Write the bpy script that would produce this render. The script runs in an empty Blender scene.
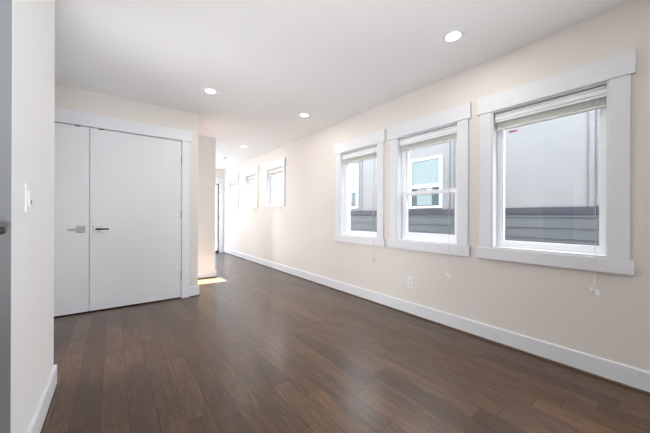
import bpy, bmesh, math
from mathutils import Vector

S = bpy.context.scene
COL = S.collection
PI = math.pi


def lin(r, g, b):
    f = lambda c: (c / 255) / 12.92 if c / 255 <= 0.04045 else ((c / 255 + 0.055) / 1.055) ** 2.4
    return (f(r), f(g), f(b), 1.0)


# ------------------------------------------------------------------ camera
W = 2.604          # inner face of the window wall (X)
D = 4.014          # face of the closet wall (Y)
H = 2.442          # ceiling
EYE = 1.07
Y_BACK = -3.0       # wall behind the viewer
cam_d = bpy.data.cameras.new('camera')
cam = bpy.data.objects.new('camera', cam_d)
COL.objects.link(cam)
cam_d.sensor_width = 36.0
cam_d.lens = 278.495 * 36 / 650
cam_d.clip_start = 0.02
yaw, roll = 0.649366, 0.00423897
F = Vector((math.sin(yaw), math.cos(yaw), -4.2e-5)).normalized()
R0 = Vector((math.cos(yaw), -math.sin(yaw), 0))
U0 = R0.cross(F)
R1 = R0 * math.cos(roll) + U0 * math.sin(roll)
U1 = -R0 * math.sin(roll) + U0 * math.cos(roll)
from mathutils import Matrix
M = Matrix((R1, U1, -F)).transposed().to_4x4()
M.translation = Vector((0, 0, EYE))
cam.matrix_world = M
S.camera = cam

# ------------------------------------------------------------------ light and exposure
S.view_settings.view_transform = 'Standard'
S.view_settings.look = 'None'
S.view_settings.gamma = 1.0
S.view_settings.use_curve_mapping = False
S.view_settings.exposure = 0.16

SKY = 8.5
SUN = 175.0
LAMP = 3.3          # watts of each recessed light
wd = bpy.data.worlds.new('sky')
S.world = wd
wd.use_nodes = True
bg = wd.node_tree.nodes['Background']
bg.inputs[0].default_value = (0.90, 0.95, 1.0, 1)
bg.inputs[1].default_value = SKY

SUN_T = 1.09          # fall of the sun per metre of travel
sd = bpy.data.lights.new('sun', 'SUN')
sd.energy = SUN
sd.angle = math.radians(0.4)
sd.color = (0.93, 0.97, 1.0)
so = bpy.data.objects.new('sun', sd)
COL.objects.link(so)
so.location = (-12, 5, 9)
so.rotation_euler = Vector((1, -.05, -SUN_T)).to_track_quat('-Z', 'Y').to_euler()


def area(name, loc, direction, sx, sy, power, color=(1, 1, 1), portal=False):
    d = bpy.data.lights.new(name, 'AREA')
    d.shape = 'RECTANGLE'
    d.size, d.size_y = sx, sy
    d.energy = power
    d.color = color
    o = bpy.data.objects.new(name, d)
    COL.objects.link(o)
    o.location = loc
    o.rotation_euler = Vector(direction).to_track_quat('-Z', 'Y').to_euler()
    if portal:
        d.cycles.is_portal = True
    return o


# unseen fill lamps, added to brighten the room in place of real daylight
P = dict(hall_room=66.0, hall_ceiling=28.0, rear=58.0, fill_uplight=31.0, passage=20.0)
area('fill_hall_room', (-0.25, 6.9, 1.7), (1, -.15, -1.1), 2.4, 2.0, P['hall_room'], (0.96, 0.98, 1.0))  # added fill for the hall floor and wall, no window here
area('fill_hall_ceiling', (-0.2, 7.0, 0.45), (1, 0, 1.2), 2.4, 1.0, P['hall_ceiling'], (1.0, 0.98, 0.95))  # added fill, aimed up to lift the hall ceiling
area('fill_rear_opening', (W + 0.35, -1.5, 1.1), (-1, 0, .25), 1.6, 1.8, P['rear'], (0.92, 0.96, 1.0))  # added fill for the near left wall, shining in behind the viewer
area('fill_uplight', (-0.2, -0.5, 0.6), (.05, .55, 1), 0.6, 0.6, P['fill_uplight'], (0.98, 0.98, 1.0)).data.spread = math.radians(120)  # added bounce fill for the ceiling, no such fitting in the room
area('fill_side_passage', (-0.9, 2.70, 1.15), (1, -.2, -.1), 0.54, 1.5, P['passage'], (0.97, 0.98, 1.0)).data.spread = math.radians(112)  # added fill aimed across at the window wall
WIN = [(0.688, 0.357, 0.803, 1.975), (1.695, 0.357, 0.803, 1.975), (2.700, 0.357, 0.803, 1.975),
       (5.120, 0.345, 1.350, 2.045), (6.330, 0.315, 1.350, 2.045), (7.580, 0.330, 1.350, 2.045)]
for c, hw, z0, z1 in WIN:
    area('window_portal', (W + 0.19, c, (z0 + z1) / 2), (-1, 0, 0), 2 * hw, z1 - z0, 1, portal=True)


# ------------------------------------------------------------------ materials
def mat(name, color, rough=0.5, metallic=0.0, bump=0.0, bump_scale=400.0, vary=0.0, spec=0.5):
    m = bpy.data.materials.new(name)
    m.use_nodes = True
    nt = m.node_tree
    b = nt.nodes['Principled BSDF']
    b.inputs['Base Color'].default_value = color
    b.inputs['Roughness'].default_value = rough
    b.inputs['Metallic'].default_value = metallic
    b.inputs['Specular IOR Level'].default_value = spec
    tc = nt.nodes.new('ShaderNodeTexCoord')
    nz = nt.nodes.new('ShaderNodeTexNoise')
    nz.inputs['Scale'].default_value = bump_scale
    nt.links.new(tc.outputs['Object'], nz.inputs['Vector'])
    if bump:
        bp = nt.nodes.new('ShaderNodeBump')
        bp.inputs['Strength'].default_value = bump
        bp.inputs['Distance'].default_value = 0.001
        nt.links.new(nz.outputs['Fac'], bp.inputs['Height'])
        nt.links.new(bp.outputs['Normal'], b.inputs['Normal'])
    if vary:
        mx = nt.nodes.new('ShaderNodeMix')
        mx.data_type = 'RGBA'
        mx.inputs[6].default_value = color
        mx.inputs[7].default_value = tuple(c * (1 - vary) for c in color[:3]) + (1,)
        n2 = nt.nodes.new('ShaderNodeTexNoise')
        n2.inputs['Scale'].default_value = 3.0
        nt.links.new(tc.outputs['Object'], n2.inputs['Vector'])
        nt.links.new(n2.outputs['Fac'], mx.inputs[0])
        nt.links.new(mx.outputs[2], b.inputs['Base Color'])
    return m


def emit(name, color, strength):
    m = mat(name, color, 0.4)
    b = m.node_tree.nodes['Principled BSDF']
    b.inputs['Emission Color'].default_value = color
    b.inputs['Emission Strength'].default_value = strength
    return m


def glass_mat(name, tint=(1, 1, 1, 1), refl=1.0):
    m = bpy.data.materials.new(name)
    m.use_nodes = True
    nt = m.node_tree
    nt.nodes.clear()
    out = nt.nodes.new('ShaderNodeOutputMaterial')
    mix = nt.nodes.new('ShaderNodeMixShader')
    tr = nt.nodes.new('ShaderNodeBsdfTransparent')
    gl = nt.nodes.new('ShaderNodeBsdfGlossy')
    fr = nt.nodes.new('ShaderNodeLayerWeight')
    fr.inputs['Blend'].default_value = 0.5
    pw = nt.nodes.new('ShaderNodeMath')
    pw.operation = 'POWER'
    pw.inputs[1].default_value = 4.0
    mu = nt.nodes.new('ShaderNodeMath')
    mu.operation = 'MULTIPLY_ADD'
    mu.inputs[1].default_value = 0.6 * refl
    mu.inputs[2].default_value = 0.02
    gl.inputs['Roughness'].default_value = 0.01
    tr.inputs['Color'].default_value = tint
    nt.links.new(fr.outputs['Facing'], pw.inputs[0])
    nt.links.new(pw.outputs[0], mu.inputs[0])
    nt.links.new(mu.outputs[0], mix.inputs[0])
    nt.links.new(tr.outputs[0], mix.inputs[1])
    nt.links.new(gl.outputs[0], mix.inputs[2])
    nt.links.new(mix.outputs[0], out.inputs[0])
    return m


def floor_mat():
    m = bpy.data.materials.new('stained_hardwood')
    m.use_nodes = True
    nt = m.node_tree
    N, L = nt.nodes.new, nt.links.new
    b = nt.nodes['Principled BSDF']
    tc = N('ShaderNodeTexCoord')
    sp = N('ShaderNodeSeparateXYZ')
    L(tc.outputs['Object'], sp.inputs[0])

    def mth(op, a, c=None, use_clamp=False):
        n = N('ShaderNodeMath')
        n.operation = op
        n.use_clamp = use_clamp
        for i, v in enumerate((a, c)):
            if v is None:
                continue
            if isinstance(v, (int, float)):
                n.inputs[i].default_value = v
            else:
                L(v, n.inputs[i])
        return n.outputs[0]

    PWID = 0.121
    u = mth('DIVIDE', mth('ADD', sp.outputs[0], 20.0 * PWID + 0.052), PWID)
    row = mth('FLOOR', u)
    fu = mth('FRACT', u)
    wn = N('ShaderNodeTexWhiteNoise')
    wn.noise_dimensions = '1D'
    L(row, wn.inputs['W'])
    ln = mth('ADD', mth('MULTIPLY', wn.outputs['Value'], 0.5), 0.62)       # board length of this row
    off = mth('MULTIPLY', wn.outputs['Value'], 37.7)
    v = mth('DIVIDE', mth('ADD', mth('ADD', sp.outputs[1], 30.0), off), ln)
    idx = mth('FLOOR', v)
    fv = mth('FRACT', v)
    cb = N('ShaderNodeCombineXYZ')
    L(row, cb.inputs[0]); L(idx, cb.inputs[1])
    w2 = N('ShaderNodeTexWhiteNoise')
    w2.noise_dimensions = '2D'
    L(cb.outputs[0], w2.inputs['Vector'])
    # grain: long streaks along the board, shifted per board
    cg = N('ShaderNodeCombineXYZ')
    L(mth('MULTIPLY', sp.outputs[0], 55.0), cg.inputs[0])
    L(mth('ADD', mth('MULTIPLY', sp.outputs[1], 5.0), mth('MULTIPLY', w2.outputs['Value'], 91.0)), cg.inputs[1])
    L(mth('MULTIPLY', w2.outputs['Value'], 50.0), cg.inputs[2])
    ng = N('ShaderNodeTexNoise')
    ng.inputs['Scale'].default_value = 1.0
    ng.inputs['Detail'].default_value = 6.0
    ng.inputs['Distortion'].default_value = 1.2
    L(cg.outputs[0], ng.inputs['Vector'])
    # cathedral blotches
    cc = N('ShaderNodeCombineXYZ')
    L(mth('MULTIPLY', sp.outputs[0], 14.0), cc.inputs[0])
    L(mth('ADD', mth('MULTIPLY', sp.outputs[1], 3.2), mth('MULTIPLY', w2.outputs['Value'], 40.0)), cc.inputs[1])
    nb = N('ShaderNodeTexNoise')
    nb.inputs['Scale'].default_value = 1.0
    nb.inputs['Detail'].default_value = 3.0
    L(cc.outputs[0], nb.inputs['Vector'])
    tone = mth('ADD', mth('ADD', mth('MULTIPLY', w2.outputs['Value'], 0.32), mth('MULTIPLY', ng.outputs['Fac'], 0.95)),
               mth('MULTIPLY', nb.outputs['Fac'], 0.40))
    tone = mth('SUBTRACT', tone, 0.32, True)
    rp = N('ShaderNodeValToRGB')
    e = rp.color_ramp.elements
    e[0].position, e[0].color = 0.05, lin(50, 33, 19)
    e[1].position, e[1].color = 0.95, lin(112, 82, 56)
    k = e.new(0.5)
    k.color = lin(75, 52, 33)
    L(tone, rp.inputs[0])
    # seams
    eu = mth('MINIMUM', fu, mth('SUBTRACT', 1.0, fu))
    ev = mth('MULTIPLY', mth('MINIMUM', fv, mth('SUBTRACT', 1.0, fv)), 6.5)
    ed = mth('MINIMUM', eu, ev)
    seam = mth('DIVIDE', ed, 0.022, True)
    mx = N('ShaderNodeMix')
    mx.data_type = 'RGBA'
    mx.inputs[6].default_value = lin(26, 19, 15)
    L(seam, mx.inputs[0])
    L(rp.outputs[0], mx.inputs[7])
    L(mx.outputs[2], b.inputs['Base Color'])
    L(mth('ADD', mth('MULTIPLY', ng.outputs['Fac'], 0.12), 0.36), b.inputs['Roughness'])
    b.inputs['Specular IOR Level'].default_value = 0.18
    b.inputs['Coat Weight'].default_value = 0.85
    b.inputs['Coat IOR'].default_value = 1.33
    b.inputs['Coat Roughness'].default_value = 0.26
    bp = N('ShaderNodeBump')
    bp.inputs['Strength'].default_value = 0.35
    bp.inputs['Distance'].default_value = 0.0012
    L(mth('ADD', seam, mth('MULTIPLY', ng.outputs['Fac'], 0.25)), bp.inputs['Height'])
    L(bp.outputs[0], b.inputs['Normal'])
    return m


def siding_mat():
    m = mat('grey_siding_paint', lin(82, 84, 88), 0.6, bump=0.3, bump_scale=120, vary=0.12)
    return m


PAINT = mat('warm_white_wall_paint', lin(229, 224, 219), 0.75, bump=0.12, bump_scale=350)
WHITEP = mat('neutral_white_wall_paint', lin(238, 238, 237), 0.75, bump=0.12, bump_scale=350)
SHADEDP = mat('shaded_wall_paint', lin(126, 130, 133), 0.75, bump=0.12, bump_scale=350)  # shade on the wall's end face, put into its colour
CEIL = mat('ceiling_paint', lin(247, 247, 247), 0.85, bump=0.1, bump_scale=300)
TRIM = mat('white_trim_paint', lin(230, 232, 237), 0.42, bump=0.03, bump_scale=60)
DOORM = mat('white_door_paint', lin(232, 233, 237), 0.45, bump=0.05, bump_scale=80)
VINYL = mat('white_vinyl', lin(244, 246, 249), 0.3)
WOOD = floor_mat()
SHOE = mat('dark_wood_shoe', lin(96, 72, 56), 0.45, vary=0.3)
VOID = mat('dark_gap', lin(30, 27, 26), 0.8)
SLAT = mat('ivory_blind_slat', lin(238, 238, 234), 0.45)
CORD = mat('white_cord', lin(238, 236, 230), 0.7)
STEEL = mat('satin_nickel', lin(158, 156, 152), 0.42, 1.0)
CHROME = mat('polished_chrome', lin(158, 158, 160), 0.28, 1.0)
CHROME_REFL = mat('chrome_dark_reflection', lin(58, 58, 60), 0.25, 1.0)  # dark reflection on the chrome lever, put into its base colour
BLACKM = mat('black_metal', lin(26, 24, 24), 0.4)
PLASTIC = mat('white_plastic', lin(240, 240, 240), 0.3)
SLOT = mat('dark_slot', lin(60, 58, 56), 0.6)
GREYP = mat('grey_plastic', lin(150, 150, 152), 0.5)
GLASS = glass_mat('clear_window_glass', (0.97, 0.985, 0.985, 1))
LENS = emit('lit_lens', (1, 0.97, 0.92, 1), 6.0)
PANEL = mat('pale_facade_panel', lin(126, 125, 126), 0.7, bump=0.1, bump_scale=150)
PANELW = mat('white_facade_panel', lin(235, 236, 240), 0.7, bump=0.1, bump_scale=150)
SIDING = siding_mat()
BAND = mat('charcoal_band', lin(50, 51, 61), 0.6)
NGLASS = mat('shaded_house_glass', lin(126, 139, 141), 0.12, spec=0.4)
DGLASS = mat('dark_house_glass', lin(62, 74, 80), 0.08, spec=0.6)
JOINT = mat('grey_panel_joint', lin(92, 92, 98), 0.7)
NBLIND = mat('pale_interior_shade', lin(196, 222, 224), 0.7)
GROUND = mat('gravel', lin(120, 116, 110), 0.9, bump=0.6, bump_scale=40, vary=0.3)
RED = mat('red_sticker', lin(190, 50, 60), 0.5)
DOORGREY = mat('blue_grey_door', lin(150, 164, 182), 0.35)
FARGLASS = glass_mat('far_door_glass', (0.84, 0.88, 0.92, 1))


# ------------------------------------------------------------------ mesh helpers
def box(bm, x0, x1, y0, y1, z0, z1, bev=0.0):
    r = bmesh.ops.create_cube(bm, size=1.0)
    vs = r['verts']
    for v in vs:
        v.co = Vector(((x0 + x1) / 2 + v.co.x * (x1 - x0), (y0 + y1) / 2 + v.co.y * (y1 - y0),
                       (z0 + z1) / 2 + v.co.z * (z1 - z0)))
    if bev:
        es = list({e for v in vs for e in v.link_edges})
        bmesh.ops.bevel(bm, geom=es, offset=bev, segments=2, affect='EDGES', profile=0.5)


def tube(bm, pts, r, seg=10):
    rings = []
    n = len(pts)
    P = [Vector(p) for p in pts]
    for i, p in enumerate(P):
        d = (P[min(i + 1, n - 1)] - P[max(i - 1, 0)]).normalized()
        a = d.orthogonal().normalized() if abs(d.z) < 0.99 else Vector((1, 0, 0))
        if abs(d.z) < 0.99:
            a = d.cross(Vector((0, 0, 1))).normalized()
        c = d.cross(a)
        rr = r[i] if isinstance(r, (list, tuple)) else r
        rings.append([bm.verts.new(p + (a * math.cos(2 * PI * k / seg) + c * math.sin(2 * PI * k / seg)) * rr) for k in range(seg)])
    for i in range(n - 1):
        for k in range(seg):
            bm.faces.new((rings[i][k], rings[i][(k + 1) % seg], rings[i + 1][(k + 1) % seg], rings[i + 1][k]))
    bm.faces.new(rings[0][::-1])
    bm.faces.new(rings[-1])


def lathe(bm, prof, seg=40, close=True):
    """profile of (radius, z) turned about Z at the origin"""
    rings = []
    for r, z in prof:
        if r < 1e-6:
            rings.append([bm.verts.new((0, 0, z))])
        else:
            rings.append([bm.verts.new((r * math.cos(2 * PI * k / seg), r * math.sin(2 * PI * k / seg), z)) for k in range(seg)])
    for a, c in zip(rings, rings[1:]):
        for k in range(seg):
            j = (k + 1) % seg
            if len(a) == 1 and len(c) == 1:
                continue
            if len(a) == 1:
                bm.faces.new((a[0], c[j], c[k]))
            elif len(c) == 1:
                bm.faces.new((a[k], a[j], c[0]))
            else:
                bm.faces.new((a[k], a[j], c[j], c[k]))


def extrude_profile(bm, prof, axis, a0, a1, mitre0=0, mitre1=0):
    """closed 2D profile swept along an axis; 'y': prof=(x,z), 'x': prof=(y,z)"""
    def mk(t, p):
        return bm.verts.new((p[0], t, p[1]) if axis == 'y' else (t, p[0], p[1]))
    A = [mk(a0, p) for p in prof]
    B = [mk(a1, p) for p in prof]
    n = len(prof)
    for i in range(n):
        j = (i + 1) % n
        bm.faces.new((A[i], A[j], B[j], B[i]))
    bm.faces.new(A[::-1])
    bm.faces.new(B)


def grid_wall(bm, axis, c0, c1, u0, u1, z0, z1, holes):
    """a wall slab between c0 and c1 across AXIS, with rectangular holes (u0,u1,z0,z1) right through it"""
    us = sorted({u0, u1, *[h[0] for h in holes], *[h[1] for h in holes]})
    zs = sorted({z0, z1, *[h[2] for h in holes], *[h[3] for h in holes]})
    us = [u for u in us if u0 <= u <= u1]
    zs = [z for z in zs if z0 <= z <= z1]
    cache = {}

    def V(c, u, z):
        k = (c, round(u, 5), round(z, 5))
        if k not in cache:
            cache[k] = bm.verts.new((c, u, z) if axis == 'x' else (u, c, z))
        return cache[k]

    def solid(i, j):
        if i < 0 or j < 0 or i >= len(us) - 1 or j >= len(zs) - 1:
            return False
        cu, cz = (us[i] + us[i + 1]) / 2, (zs[j] + zs[j + 1]) / 2
        return not any(h[0] < cu < h[1] and h[2] < cz < h[3] for h in holes)

    for i in range(len(us) - 1):
        for j in range(len(zs) - 1):
            if not solid(i, j):
                continue
            a, b_, c, d = us[i], us[i + 1], zs[j], zs[j + 1]
            bm.faces.new((V(c0, a, c), V(c0, a, d), V(c0, b_, d), V(c0, b_, c)))
            bm.faces.new((V(c1, a, c), V(c1, b_, c), V(c1, b_, d), V(c1, a, d)))
            if not solid(i - 1, j):
                bm.faces.new((V(c0, a, c), V(c1, a, c), V(c1, a, d), V(c0, a, d)))
            if not solid(i + 1, j):
                bm.faces.new((V(c0, b_, c), V(c0, b_, d), V(c1, b_, d), V(c1, b_, c)))
            if not solid(i, j - 1):
                bm.faces.new((V(c0, a, c), V(c0, b_, c), V(c1, b_, c), V(c1, a, c)))
            if not solid(i, j + 1):
                bm.faces.new((V(c0, a, d), V(c1, a, d), V(c1, b_, d), V(c0, b_, d)))


def obj(name, bm, m, parent=None, smooth=False, origin=None):
    bmesh.ops.recalc_face_normals(bm, faces=bm.faces[:])
    me = bpy.data.meshes.new(name)
    if origin is not None:
        bmesh.ops.translate(bm, verts=bm.verts[:], vec=-Vector(origin))
    bm.to_mesh(me)
    bm.free()
    if smooth:
        for p in me.polygons:
            p.use_smooth = True
    me.materials.append(m)
    o = bpy.data.objects.new(name, me)
    COL.objects.link(o)
    if origin is not None:
        o.location = origin
    if parent is not None:
        o.parent = parent
        if origin is None:
            o.matrix_parent_inverse = parent_matrix(parent).inverted()
        else:
            o.location = Vector(origin) - parent_matrix(parent).translation
    return o


def parent_matrix(p):
    mtx = Matrix.Translation(p.location)
    while p.parent is not None:
        mtx = Matrix.Translation(p.parent.location) @ p.matrix_parent_inverse @ mtx if False else mtx
        p = p.parent
    return mtx


def tag(o, label=None, cat=None, group=None, kind=None):
    if label: o['label'] = label
    if cat: o['category'] = cat
    if group: o['group'] = group
    if kind: o['kind'] = kind
    return o


def root(name, loc, label, cat, group=None, kind=None):
    o = bpy.data.objects.new(name, None)
    o.empty_display_size = 0.1
    COL.objects.link(o)
    o.location = loc
    return tag(o, label, cat, group, kind)


def part(name, bm, m, parent, smooth=False):
    """bm is in world coordinates; PARENT (and any parent of it) is not rotated. Parts' own origins stay at the thing's."""
    base = Vector((0, 0, 0))
    p = parent
    while p is not None:
        base += p.location
        p = p.parent
    bmesh.ops.translate(bm, verts=bm.verts[:], vec=-base)
    bmesh.ops.recalc_face_normals(bm, faces=bm.faces[:])
    me = bpy.data.meshes.new(name)
    bm.to_mesh(me)
    bm.free()
    if smooth:
        for f in me.polygons:
            f.use_smooth = True
    me.materials.append(m)
    o = bpy.data.objects.new(name, me)
    COL.objects.link(o)
    o.parent = parent
    return o


def B(*boxes, bev=0.0):
    bm = bmesh.new()
    for b_ in boxes:
        box(bm, *b_, bev=bev)
    return bm


def struct(name, bm, m, label, cat):
    return tag(obj(name, bm, m), label, cat, kind='structure')


# ------------------------------------------------------------------ the shell
X_W, Y_B, Y_F = -2.2, -3.0, 8.37      # west wall, back wall, far wall
CLX = 0.906                            # corner of the closet block
HALL_X, HALL_Y = 1.424, 5.06           # corner where the hall narrows
BLX, BL0, BL1 = -0.295, 1.493, 2.405   # the short wall beside the camera

struct('floor', B((X_W - .1, W + .18, Y_B - .1, Y_F + .25, -0.12, 0)), WOOD,
       'dark brown hardwood plank floor running down the hall', 'floor')
struct('ceiling', B((X_W - .1, W + .18, Y_B - .1, D + .12, H, H + .2), (-0.4, W + .18, D + .12, Y_F + .15, H, H + .2)), CEIL,
       'smooth white ceiling above the whole room', 'ceiling')

bm = bmesh.new()
grid_wall(bm, 'x', W, W + .18, Y_B - .1, Y_F + .15, 0, H, [(c - hw, c + hw, z0, z1) for c, hw, z0, z1 in WIN] + [(-2.3, -0.7, 0.2, 2.1)])  # the last opening is unseen, added to let the rear fill lamp in
struct('wall_right', bm, PAINT, 'long warm white wall holding the row of windows', 'wall')

DX0, DX1, DZ = -1.11, 0.706, 2.045     # closet door opening
bm = bmesh.new()
grid_wall(bm, 'y', D, D + .12, X_W - .1, CLX, 0, H, [(DX0, DX1, -1, DZ)])
struct('wall_closet', bm, PAINT, 'beige wall around the white double closet doors', 'wall')
bm = bmesh.new()
grid_wall(bm, 'x', CLX - .12, CLX, D + .12, HALL_Y + .35, 0, H, [(4.25, HALL_Y, -1, 2.3)])
struct('wall_return', bm, PAINT, 'short side wall of the closet with an opening to the side passage', 'wall')
struct('wall_middle', B((CLX, HALL_X, HALL_Y, HALL_Y + .35, 0, H)), WHITEP,
       'narrow white wall end beyond the closet where the hall narrows', 'wall')
struct('wall_stair', B((X_W, BLX - .001, BL0, BL0 + .012, 0, H)), SHADEDP, 'end face of the near left wall, its shade put into the grey colour', 'wall')
struct('wall_left', B((X_W, BLX, BL0 + .003, BL1, 0, H)), WHITEP,
       'near white wall with the light switch at the left', 'wall')
FX0, FX1, FZ = 1.56, 2.487, 2.045      # far door opening
bm = bmesh.new()
grid_wall(bm, 'y', Y_F, Y_F + .15, -0.4, W, 0, H, [(FX0, FX1, -1, FZ)])
struct('wall_far', bm, PAINT, 'end wall of the hall around the glazed door', 'wall')
bm = bmesh.new()
grid_wall(bm, 'y', Y_B - .1, Y_B, X_W - .1, W, 0, H, [])
struct('wall_back', bm, PAINT, 'wall behind the viewer', 'wall')
bm = bmesh.new()
grid_wall(bm, 'x', X_W - .1, X_W, Y_B, D, 0, H, [])
struct('wall_west', bm, PAINT, 'outer wall left of the stair side', 'wall')
bm = bmesh.new()
grid_wall(bm, 'x', -0.4, -0.3, HALL_Y + .35, Y_F, 0, H, [])
struct('wall_garden', bm, PAINT, 'outer wall of the room opening off the hall', 'wall')
struct('wall_partition', B((-0.4, CLX - .12, HALL_Y, HALL_Y + .35, 0, H)), PAINT,
       'partition behind the closet', 'wall')
struct('wall_closet_rear', B((X_W - .1, CLX - .12, 4.14, 4.2, 0, H)), PAINT, 'rear wall inside the closet', 'wall')
bm = bmesh.new()
grid_wall(bm, 'x', -0.4, -0.3, D + .12, HALL_Y, 0, H, [(4.72, 5.04, .1, 2.055)])
struct('wall_passage', bm, PAINT, 'outer wall of the side passage with its tall narrow window', 'wall')
struct('sun_blocker', B((-0.4, W + .18, Y_B - .1, Y_F + .15, H + .2, 9.5)), PANELW, 'unseen block above the room, added to stop the sun', 'light blocker')  # unseen block, added to keep direct sun off the houses opposite


# baseboards: each with its dark wooden shoe
def base_run(name, label, runs, ):
    """runs: (axis, face, dir, a0, a1): face coordinate, which way it sticks out, extent"""
    bm, bs, bd = bmesh.new(), bmesh.new(), bmesh.new()
    for ax, f, s, a0, a1 in runs:
        pr = [(f, 0.013), (f + s * .015, 0.013), (f + s * .015, 0.124), (f + s * .011, 0.131), (f, 0.131)]
        extrude_profile(bm, pr, 'y' if ax == 'y' else 'x', a0, a1)
        q = [(f + s * .019, 0.0), (f + s * .031, 0.0), (f + s * .0305, 0.007), (f + s * .026, 0.011), (f + s * .019, 0.012)]
        extrude_profile(bs, q, 'y' if ax == 'y' else 'x', a0, a1)
        extrude_profile(bd, [(f, 0.0), (f + s * .0185, 0.0), (f + s * .0185, .004), (f + s * .006, .0128), (f, .0128)], 'y' if ax == 'y' else 'x', a0, a1)
    o = struct(name, bm, TRIM, label, 'baseboard')
    part('shoe_moulding', bs, SHOE, o)
    part('shadow_gap', bd, VOID, o)
    return o


base_run('baseboard_right', 'long white baseboard below the windows with a dark shoe strip', [('y', W, -1, Y_B, Y_F - .02)])
base_run('baseboard_left', 'white baseboard around the end of the near switch wall',
         [('y', BLX, 1, BL0 - .015, BL1 + .015), ('x', BL0, -1, X_W, BLX), ('x', BL1, 1, X_W, BLX)])
base_run('baseboard_closet', 'short white baseboard between the closet casing and the corner',
         [('x', D, -1, DX1 + .095, CLX + .015), ('y', CLX, 1, D, 4.25)])
base_run('baseboard_middle', 'white sunlit baseboard at the narrow wall end in the hall',
         [('x', HALL_Y, -1, CLX, HALL_X + .015), ('y', HALL_X, 1, HALL_Y, HALL_Y + .35)])


# ------------------------------------------------------------------ windows
def slab(c, hw, z0, z1, x0, x1, bev=.0):
    return (x0, x1, c - hw, c + hw, z0, z1)


def window(n, c, hw, z0, z1, label, hung=False, sticker=False, cas=.096, over=.022, hd=.146, sl=.094):
    t = root('window_%d' % n, (W, c, z0), label, 'window', kind='structure')
    part('header_trim', B((W - .028, W, c - hw - cas - over, c + hw + cas + over, z1, z1 + hd), bev=.002), TRIM, t)
    for s in (-1, 1):
        a, b_ = c + s * hw, c + s * (hw + cas)
        part('side_casing', B((W - .02, W, min(a, b_), max(a, b_), z0, z1), bev=.002), TRIM, t)
    part('apron_trim', B((W - .026, W, c - hw - cas - over + .004, c + hw + cas + over - .004, z0 - sl, z0), bev=.002), TRIM, t)
    # lining boards of the recess
    part('jamb_lining', B((W - .012, W + .178, c - hw, c - hw + .012, z0, z1), (W - .012, W + .178, c + hw - .012, c + hw, z0, z1),
                          (W - .002, W + .178, c - hw + .012, c + hw - .012, z1 - .012, z1),
                          (W - .018, W + .178, c - hw + .012, c + hw - .012, z0, z0 + .014)), TRIM, t)
    i0, i1, k0, k1 = c - hw + .012, c + hw - .012, z0 + .014, z1 - .012
    fw = .034
    fx0, fx1 = W + .068, W + .135
    f = part('frame', B((fx0, fx1, i0, i0 + fw, k0, k1), (fx0, fx1, i1 - fw, i1, k0, k1),
                        (fx0, fx1, i0 + fw, i1 - fw, k0, k0 + fw + .006), (fx0, fx1, i0 + fw, i1 - fw, k1 - fw, k1)), VINYL, t)
    g0, g1, h0, h1 = i0 + fw, i1 - fw, k0 + fw + .006, k1 - fw
    if hung:
        zm = 1.335
        sw = .030
        for nm, x0, x1, a, b_ in (('lower_sash', W + .075, W + .1, h0, zm + .022), ('upper_sash', W + .101, W + .125, zm - .022, h1)):
            s_ = part(nm, B((x0, x1, g0, g0 + sw, a, b_), (x0, x1, g1 - sw, g1, a, b_),
                            (x0, x1, g0 + sw, g1 - sw, a, a + .038), (x0, x1, g0 + sw, g1 - sw, b_ - .038, b_)), VINYL, t)
            part('glass', B(((x0 + x1) / 2 - .002, (x0 + x1) / 2 + .002, g0 + sw, g1 - sw, a + .038, b_ - .038)), GLASS, s_)
        part('sash_lock', B((W + .066, W + .098, c - .03, c + .03, zm + .022, zm + .032), bev=.003), VINYL, t)
    else:
        sw = .012
        x0, x1 = W + .08, W + .12
        s_ = part('glazing_bead', B((x0, x1, g0, g0 + sw, h0, h1), (x0, x1, g1 - sw, g1, h0, h1),
                                    (x0, x1, g0 + sw, g1 - sw, h0, h0 + sw), (x0, x1, g0 + sw, g1 - sw, h1 - sw, h1)), VINYL, t)
        part('glass', B((W + .098, W + .102, g0 + sw, g1 - sw, h0 + sw, h1 - sw)), GLASS, s_)
    if sticker:
        tag(part('sticker', B((W + .0965, W + .0979, c + hw - .155, c + hw - .095, 1.795, 1.807)), RED, t), 'small red sticker on the glass')
    return t


wl = ['largest looking picture window nearest the viewer in a wide white casing',
      'double hung window between the two near picture windows',
      'third window from the viewer showing a pane across the gap',
      'first small high window where the hall begins',
      'middle small high window of the hall',
      'last small high window beside the far door']
for i, (c, hw, z0, z1) in enumerate(WIN):
    if i < 3:
        window(i + 1, c, hw, z0, z1, wl[i], hung=(i == 1), sticker=(i == 0))
    else:
        window(i + 1, c, hw, z0, z1, wl[i], cas=.09, over=.02, hd=.14, sl=.09)


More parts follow.
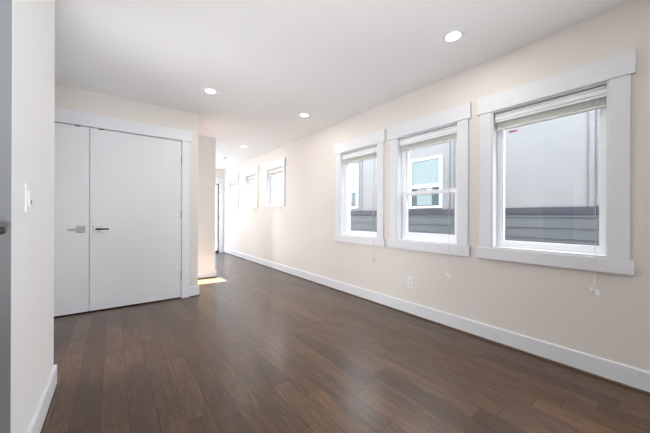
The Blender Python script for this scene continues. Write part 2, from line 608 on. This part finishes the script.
# blinds, drawn up: valance, stack of slats, cords
def blind(c, hw, z1, label, drop=.062, val=.094, tassel=None, wand=None, far=False):
    t = root('window_blind', (W, c, z1), label, 'blind', 'white slatted blinds drawn up in the windows')
    y0, y1 = c - hw + .016, c + hw - .016
    zt = z1 - .014
    zb = z1 - val
    hgt = zt - zb
    zt2 = zt - .009
    pr = [(W + .030, zt2), (W + .013, zt2), (W + .013, zt - hgt * .24), (W + .025, zt - hgt * .28), (W + .025, zt - hgt * .38),
          (W + .012, zt - hgt * .44), (W + .012, zt - hgt * .70), (W + .024, zt - hgt * .74), (W + .024, zt - hgt * .84), (W + .010, zt - hgt * .88), (W + .010, zb), (W + .030, zb)]
    bm = bmesh.new()
    extrude_profile(bm, pr, 'y', y0, y1)
    part('valance', bm, VINYL, t)
    part('head_rail', B((W + .031, W + .060, y0 + .005, y1 - .005, zb + .03, zt)), VINYL, t)
    # slats lie stacked below, slightly fanned
    zs = zb + .028
    ns = int((zs - (zb - drop) - .014) / .0062)
    for k in range(ns):
        z = zs - k * .0062
        bm = bmesh.new()
        dx = .0015 * math.sin(k * 2.1)
        box(bm, W + .031 + dx, W + .064 + dx, y0 + .006, y1 - .006, z - .0046, z - .0012, bev=.0008)
        part('slat', bm, SLAT, t)
    part('bottom_rail', B((W + .029, W + .066, y0 + .006, y1 - .006, zb - drop, zb - drop + .013), bev=.002), SLAT, t)
    for yy in (y0 + .10, y1 - .10):
        bm = bmesh.new()
        for k in (-1, 1):
            tube(bm, [(W + .0275, yy + k * .012, zb + .03), (W + .0265, yy + k * .014, zb - drop * .5), (W + .0275, yy + k * .012, zb - drop)], .0013, 6)
        part('ladder_cord', bm, CORD, t)
    if wand:
        bm = bmesh.new()
        tube(bm, [(W + .006, y1 - .05, zb + .012), (W + .004, y1 - .05, zb - .03), (W + .004, y1 - .05, zb - wand)], .0036, 8)
        tube(bm, [(W + .004, y1 - .05, zb - wand), (W + .004, y1 - .05, zb - wand - .03)], [.0036, .0055], 8)
        part('tilt_wand', bm, VINYL, t)
    if tassel:
        ty, tz = tassel
        top = (W + .002, ty + .006, zb + .01)
        for s, dz in ((-1, 0), (1, .014)):
            bm = bmesh.new()
            kx, kz = W - .036, tz + .16
            tube(bm, [top, (W - .031, ty, max(kz, 0.6)), (kx, ty + s * .002, tz + .06 + dz), (kx, ty + s * .010, tz + .034 + dz)], .0017, 6)
            cd = part('pull_cord', bm, CORD, t)
            bm = bmesh.new()
            lathe(bm, [(0, .036), (.004, .036), (.005, .03), (.009, .010), (.0095, .003), (.008, 0), (0, 0)], 14)
            bmesh.ops.translate(bm, verts=bm.verts[:], vec=(kx, ty + s * .013, tz + dz))
            part('tassel', bm, PLASTIC, cd, smooth=False)
    return t


bl = ['raised blind in the nearest window with cord tassels at its lower corner',
      'raised blind above the sash of the double hung window',
      'raised blind of the third window, furthest of the three large ones',
      'raised blind in the first small high hall window',
      'raised blind in the middle small high hall window',
      'raised blind in the last small window beside the far door']
for i, (c, hw, z0, z1) in enumerate(WIN):
    if i < 3:
        blind(c, hw, z1, bl[i], tassel=((.392, .555), (1.418, .485), (2.40, .50))[i], wand=(None, .5, .5)[i])
    else:
        blind(c, hw, z1, bl[i], drop=.055, val=.075, tassel=(c - hw + .05, 1.20))


# ------------------------------------------------------------------ closet doors
t = root('trim_1', (0, D, 0), 'white flat casing around the closet doors', 'door trim', kind='structure')
part('header_trim', B((DX0 - .12, .825, D - .026, D, DZ, 2.187), bev=.002), TRIM, t)
for a, b_ in ((DX0 - .095, DX0), (DX1, DX1 + .095)):
    part('side_casing', B((a, b_, D - .02, D, 0, DZ), bev=.002), TRIM, t)
part('door_stop', B((DX0, DX1, D + .05, D + .12, DZ - .012, DZ), (DX0, DX0 + .012, D + .05, D + .12, 0, DZ - .012),
                    (DX1 - .012, DX1, D + .05, D + .12, 0, DZ - .012)), VOID, t)
SPLIT = -.2115


def leaf(n, x0, x1, label, hinge_x, rose_x, sgn, m):
    t = root('door_%d' % n, (x0, D, 0), label, 'door', kind='structure')
    bm = bmesh.new()
    # flush leaf with two fine upright grooves near its lock side
    g = [x0, x1]
    ys = D + .004
    box(bm, x0, x1, ys, ys + .036, .014, DZ - .005, bev=.0015)
    part('leaf', bm, DOORM, t)
    for z in (1.793, 1.087, .307):
        bm = bmesh.new()
        tube(bm, [(hinge_x, D - .004, z - .05), (hinge_x, D - .004, z + .05)], .006, 10)
        tube(bm, [(hinge_x, D - .004, z + .05), (hinge_x, D - .004, z + .056)], [.0075, .004], 10)
        part('hinge', bm, STEEL, t)
    part('catch', B((rose_x + sgn * .01, rose_x + sgn * .055, D - .0005, D + .0035, DZ - .0115, DZ - .0015)), VOID, t)
    hz = .919
    hn = part('handle', B((rose_x - .035, rose_x + .035, D - .006, D + .004, hz - .035, hz + .035), bev=.002), m, t)
    bm = bmesh.new()
    tube(bm, [(rose_x, D - .006, hz), (rose_x, D - .050, hz)], .0095, 14)
    box(bm, min(rose_x - sgn * .011, rose_x + sgn * .105), max(rose_x - sgn * .011, rose_x + sgn * .105), D - .060, D - .047, hz - .0085, hz + .0085, bev=.002)
    part('lever', bm, CHROME_REFL if m is CHROME else m, hn)
    return t


leaf(1, SPLIT - .896, SPLIT - .002, 'left closet door leaf with the satin lever handle', SPLIT - .896, -.280, -1, STEEL)
leaf(2, SPLIT + .002, DX1 - .003, 'right closet door leaf with the polished lever handle', DX1 - .002, -.148, 1, CHROME)
struct('door_gap_shade', B((DX0, DX1, D + .06, D + .1, 0, .012)), VOID, 'dark strip standing in for the shade under the closet doors', 'shade strip')  # dark strip painted for the shade in the gap below the leaves

# ------------------------------------------------------------------ far door
t = root('trim_3', (FX0, Y_F, 0), 'white casing around the glazed door at the hall end', 'door trim', kind='structure')
part('header_trim', B((FX0 - .115, W - .002, Y_F - .026, Y_F, FZ, 2.18), bev=.002), TRIM, t)
for a, b_ in ((FX0 - .1, FX0), (FX1, FX1 + .1)):
    part('side_casing', B((a, b_, Y_F - .02, Y_F, 0, FZ), bev=.002), TRIM, t)
t = root('door_3', (FX0, Y_F, 0), 'blue grey glazed door at the far end of the hall', 'door', kind='structure')
part('frame', B((FX1 - .028, FX1, Y_F + .02, Y_F + .08, 0, FZ), (FX0, FX0 + .03, Y_F + .02, Y_F + .08, 0, FZ),
                (FX0 + .03, FX1 - .028, Y_F + .02, Y_F + .08, FZ - .03, FZ)), VINYL, t)
part('leaf_edge', B((FX1 - .055, FX1 - .028, Y_F + .03, Y_F + .07, .037, FZ - .032), (FX0 + .032, FX0 + .06, Y_F + .03, Y_F + .07, .037, FZ - .032),
               (FX0 + .06, FX1 - .055, Y_F + .03, Y_F + .07, FZ - .06, FZ - .032), (FX0 + .06, FX1 - .055, Y_F + .03, Y_F + .07, .037, .06)), SLOT, t)
part('sill', B((FX0 + .03, FX1 - .028, Y_F, Y_F + .09, 0, .036)), VOID, t)
part('glass', B((FX0 + .06, FX1 - .055, Y_F + .048, Y_F + .052, .06, FZ - .06)), FARGLASS, t)
for z in (1.75, 1.0, .3):
    bm = bmesh.new()
    tube(bm, [(FX1 - .031, Y_F + .012, z - .05), (FX1 - .031, Y_F + .012, z + .05)], .007, 8)
    part('hinge', bm, STEEL, t)


# ------------------------------------------------------------------ recessed lights and smoke detector
def downlight_proto():
    t = root('recessed_light', (0, 0, H), 'x', 'ceiling light', 'round recessed lights in the ceiling')
    bm = bmesh.new()
    lathe(bm, [(.052, .0), (.052, -.004), (.058, -.0075), (.080, -.0065), (.090, -.002), (.091, 0.0), (.052, 0.0)], 48)
    bmesh.ops.translate(bm, verts=bm.verts[:], vec=(0, 0, H))
    part('trim_ring', bm, VINYL, t, smooth=False)
    bm = bmesh.new()
    lathe(bm, [(.052, -.001), (.052, -.003), (.045, -.0045), (.02, -.0052), (0, -.0055)], 40)
    bmesh.ops.translate(bm, verts=bm.verts[:], vec=(0, 0, H))
    part('lens', bm, LENS, t, smooth=True)
    return t


proto = downlight_proto()
spots = [(2.046, 1.098, 'recessed ceiling light nearest the viewer, above the nearest window'),
         (0.842, 3.198, 'recessed ceiling light in front of the closet corner'),
         (2.053, 3.172, 'recessed ceiling light above the third large window'),
         (2.030, 5.320, 'recessed ceiling light furthest down the hall')]
for i, (x, y, lab) in enumerate(spots):
    if i == 0:
        r_ = proto
    else:
        r_ = proto.copy()
        COL.objects.link(r_)
        for ch in proto.children:
            c_ = ch.copy()
            COL.objects.link(c_)
            c_.parent = r_
    r_.location = (x, y, H)
    r_['label'] = lab
    ld = bpy.data.lights.new('recessed_light_glow', 'AREA')
    ld.shape = 'DISK'
    ld.size = .10
    ld.energy = LAMP
    ld.color = (1.0, 0.95, 0.88)
    lo = bpy.data.objects.new('recessed_light_glow', ld)
    COL.objects.link(lo)
    lo.location = (x, y, H - .010)

t = root('smoke_detector', (2.045, 6.56, H), 'small round smoke detector on the ceiling at the hall end', 'smoke detector')
bm = bmesh.new()
lathe(bm, [(.066, 0), (.066, -.014), (.060, -.026), (.046, -.033), (0, -.034)], 32)
bmesh.ops.translate(bm, verts=bm.verts[:], vec=t.location)
part('housing', bm, PLASTIC, t)
bm = bmesh.new()
lathe(bm, [(.030, -.033), (.030, -.0375), (.026, -.0385), (0, -.0385)], 24)
bmesh.ops.translate(bm, verts=bm.verts[:], vec=t.location)
part('vent_ring', bm, GREYP, t)

# ------------------------------------------------------------------ switch, outlet, handrail
t = root('light_switch', (BLX, 1.716, 1.142), 'white light switch plate on the near left wall', 'light switch')
part('plate', B((BLX, BLX + .006, 1.678, 1.754, 1.083, 1.201), bev=.002), PLASTIC, t)
part('rocker', B((BLX + .006, BLX + .010, 1.700, 1.732, 1.110, 1.174), bev=.0015), PLASTIC, t)
part('dimmer_slider', B((BLX + .006, BLX + .012, 1.7365, 1.7415, 1.118, 1.135), bev=.001), GREYP, t)

t = root('wall_outlet', (W, 1.870, .350), 'white electrical outlet low on the wall below the windows', 'outlet')
part('plate', B((W - .006, W, 1.835, 1.905, .292, .408), bev=.002), PLASTIC, t)
for z in (.372, .328):
    s_ = part('socket', B((W - .009, W - .006, 1.853, 1.887, z - .017, z + .017), bev=.002), PLASTIC, t)
    part('slot', B((W - .0096, W - .0089, 1.861, 1.864, z - .006, z + .008), (W - .0096, W - .0089, 1.876, 1.879, z - .006, z + .008),
                   (W - .0096, W - .0089, 1.8675, 1.8725, z - .013, z - .009)), SLOT, s_)

t = root('stair_handrail', (-.9, BL0, 1.0), 'black handrail end on the shaded wall face at the left edge', 'handrail')
bm = bmesh.new()
box(bm, -1.9, -.296, BL0 - .085, BL0 - .045, 1.004, 1.03, bev=.009)
part('rail', bm, BLACKM, t)
for x in (-.48, -1.2, -1.8):
    bm = bmesh.new()
    tube(bm, [(x, BL0, .94), (x, BL0 - .05, .945), (x, BL0 - .065, .965), (x, BL0 - .065, 1.006)], .007, 10)
    tube(bm, [(x, BL0, .94), (x, BL0 - .006, .94)], .028, 16)
    part('bracket', bm, BLACKM, t)

# ------------------------------------------------------------------ outside
FENCEP = mat('weathered_fence_paint', lin(150, 156, 166), 0.7, vary=0.2)
t = root('garden_fence', (1.5, 11.0, -.5), 'blue grey board fence outside the glazed door at the hall end', 'fence')
bm = bmesh.new()
for k in range(22):
    box(bm, -1.3 + k * .24, -1.3 + k * .24 + .232, 11.0, 11.025, -.5, 3.4, bev=.004)
part('boards', bm, FENCEP, t)
part('rail', B((-1.3, 4.0, 11.025, 11.065, .1, .2), (-1.3, 4.0, 11.025, 11.065, 2.6, 2.7)), FENCEP, t)
struct('ground', B((W + .18, 14, -12, 26, -0.6, -0.5)), GROUND, 'gravel ground between the houses', 'ground')
NX = 4.6
t = root('neighbour_house', (NX, 1.0, -.5), 'pale panelled house with grey lap siding close outside the near windows', 'house')
part('upper_wall', B((NX + .01, NX + 1.2, -6, 6.6, 1.205, 3.0)), PANEL, t)
part('band_board', B((NX - .02, NX + .2, -6, 6.6, 1.118, 1.205)), BAND, t)
bm = bmesh.new()
z = 1.118
zz = [1.118, 1.07]
while zz[-1] > -.5:
    zz.append(zz[-1] - .14)
for a, b_ in zip(zz, zz[1:]):
    pr = [(NX + .02, a), (NX + .006, a), (NX - .008, b_ + .004), (NX - .006, b_), (NX + .02, b_)]
    extrude_profile(bm, pr, 'y', -6, 6.6)
box(bm, NX + .02, NX + 1.2, -6, 6.6, -.5, 1.118)
part('lap_siding', bm, SIDING, t)
for y in (-1.2, .731, 2.48, 4.675):
    for k in (-.037, .037):
        part('panel_joint', B((NX, NX + .012, y + k - .0035, y + k + .0035, 1.205, 3.0)), JOINT, t)


def house_window(t, x, y0, y1, z0, z1, rail):
    w = .036
    f = part('window', B((x - .03, x + .03, y0, y0 + w, z0, z1), (x - .03, x + .03, y1 - w, y1, z0, z1),
                         (x - .03, x + .03, y0 + w, y1 - w, z0, z0 + w), (x - .03, x + .03, y0 + w, y1 - w, z1 - w, z1),
                         (x - .03, x + .03, y0 + w, y1 - w, rail - .03, rail + .03)), VINYL, t)
    tag(part('pane', B((x - .006, x + .006, y0 + w, y1 - w, rail + .03, z1 - w)), NGLASS, f), 'upper pane, pale')
    tag(part('pane', B((x - .006, x + .006, y0 + w, y1 - w, z0 + w, rail - .03)), DGLASS, f), 'lower pane, dark at its sides')
    yc = (y0 + y1) / 2
    part('roller_shade', B((x - .010, x - .0062, yc - .14, yc + .17, z0 + w + .02, rail - .03)), NGLASS, f)


house_window(t, NX, 2.66, 3.32, 1.235, 2.16, 1.64)
house_window(t, NX, 4.775, 5.45, 1.275, 2.31, 1.68)

t = root('far_house', (8.0, 12, -.5), 'bright pale house set further back, seen through the small hall windows', 'house')
part('wall', B((8.0, 9, 6, 24, -.5, 4.2)), PANELW, t)
for y in (13.5, 16.0, 19.5):
    house_window(t, 7.99, y, y + .8, .8, 2.6, 1.7)
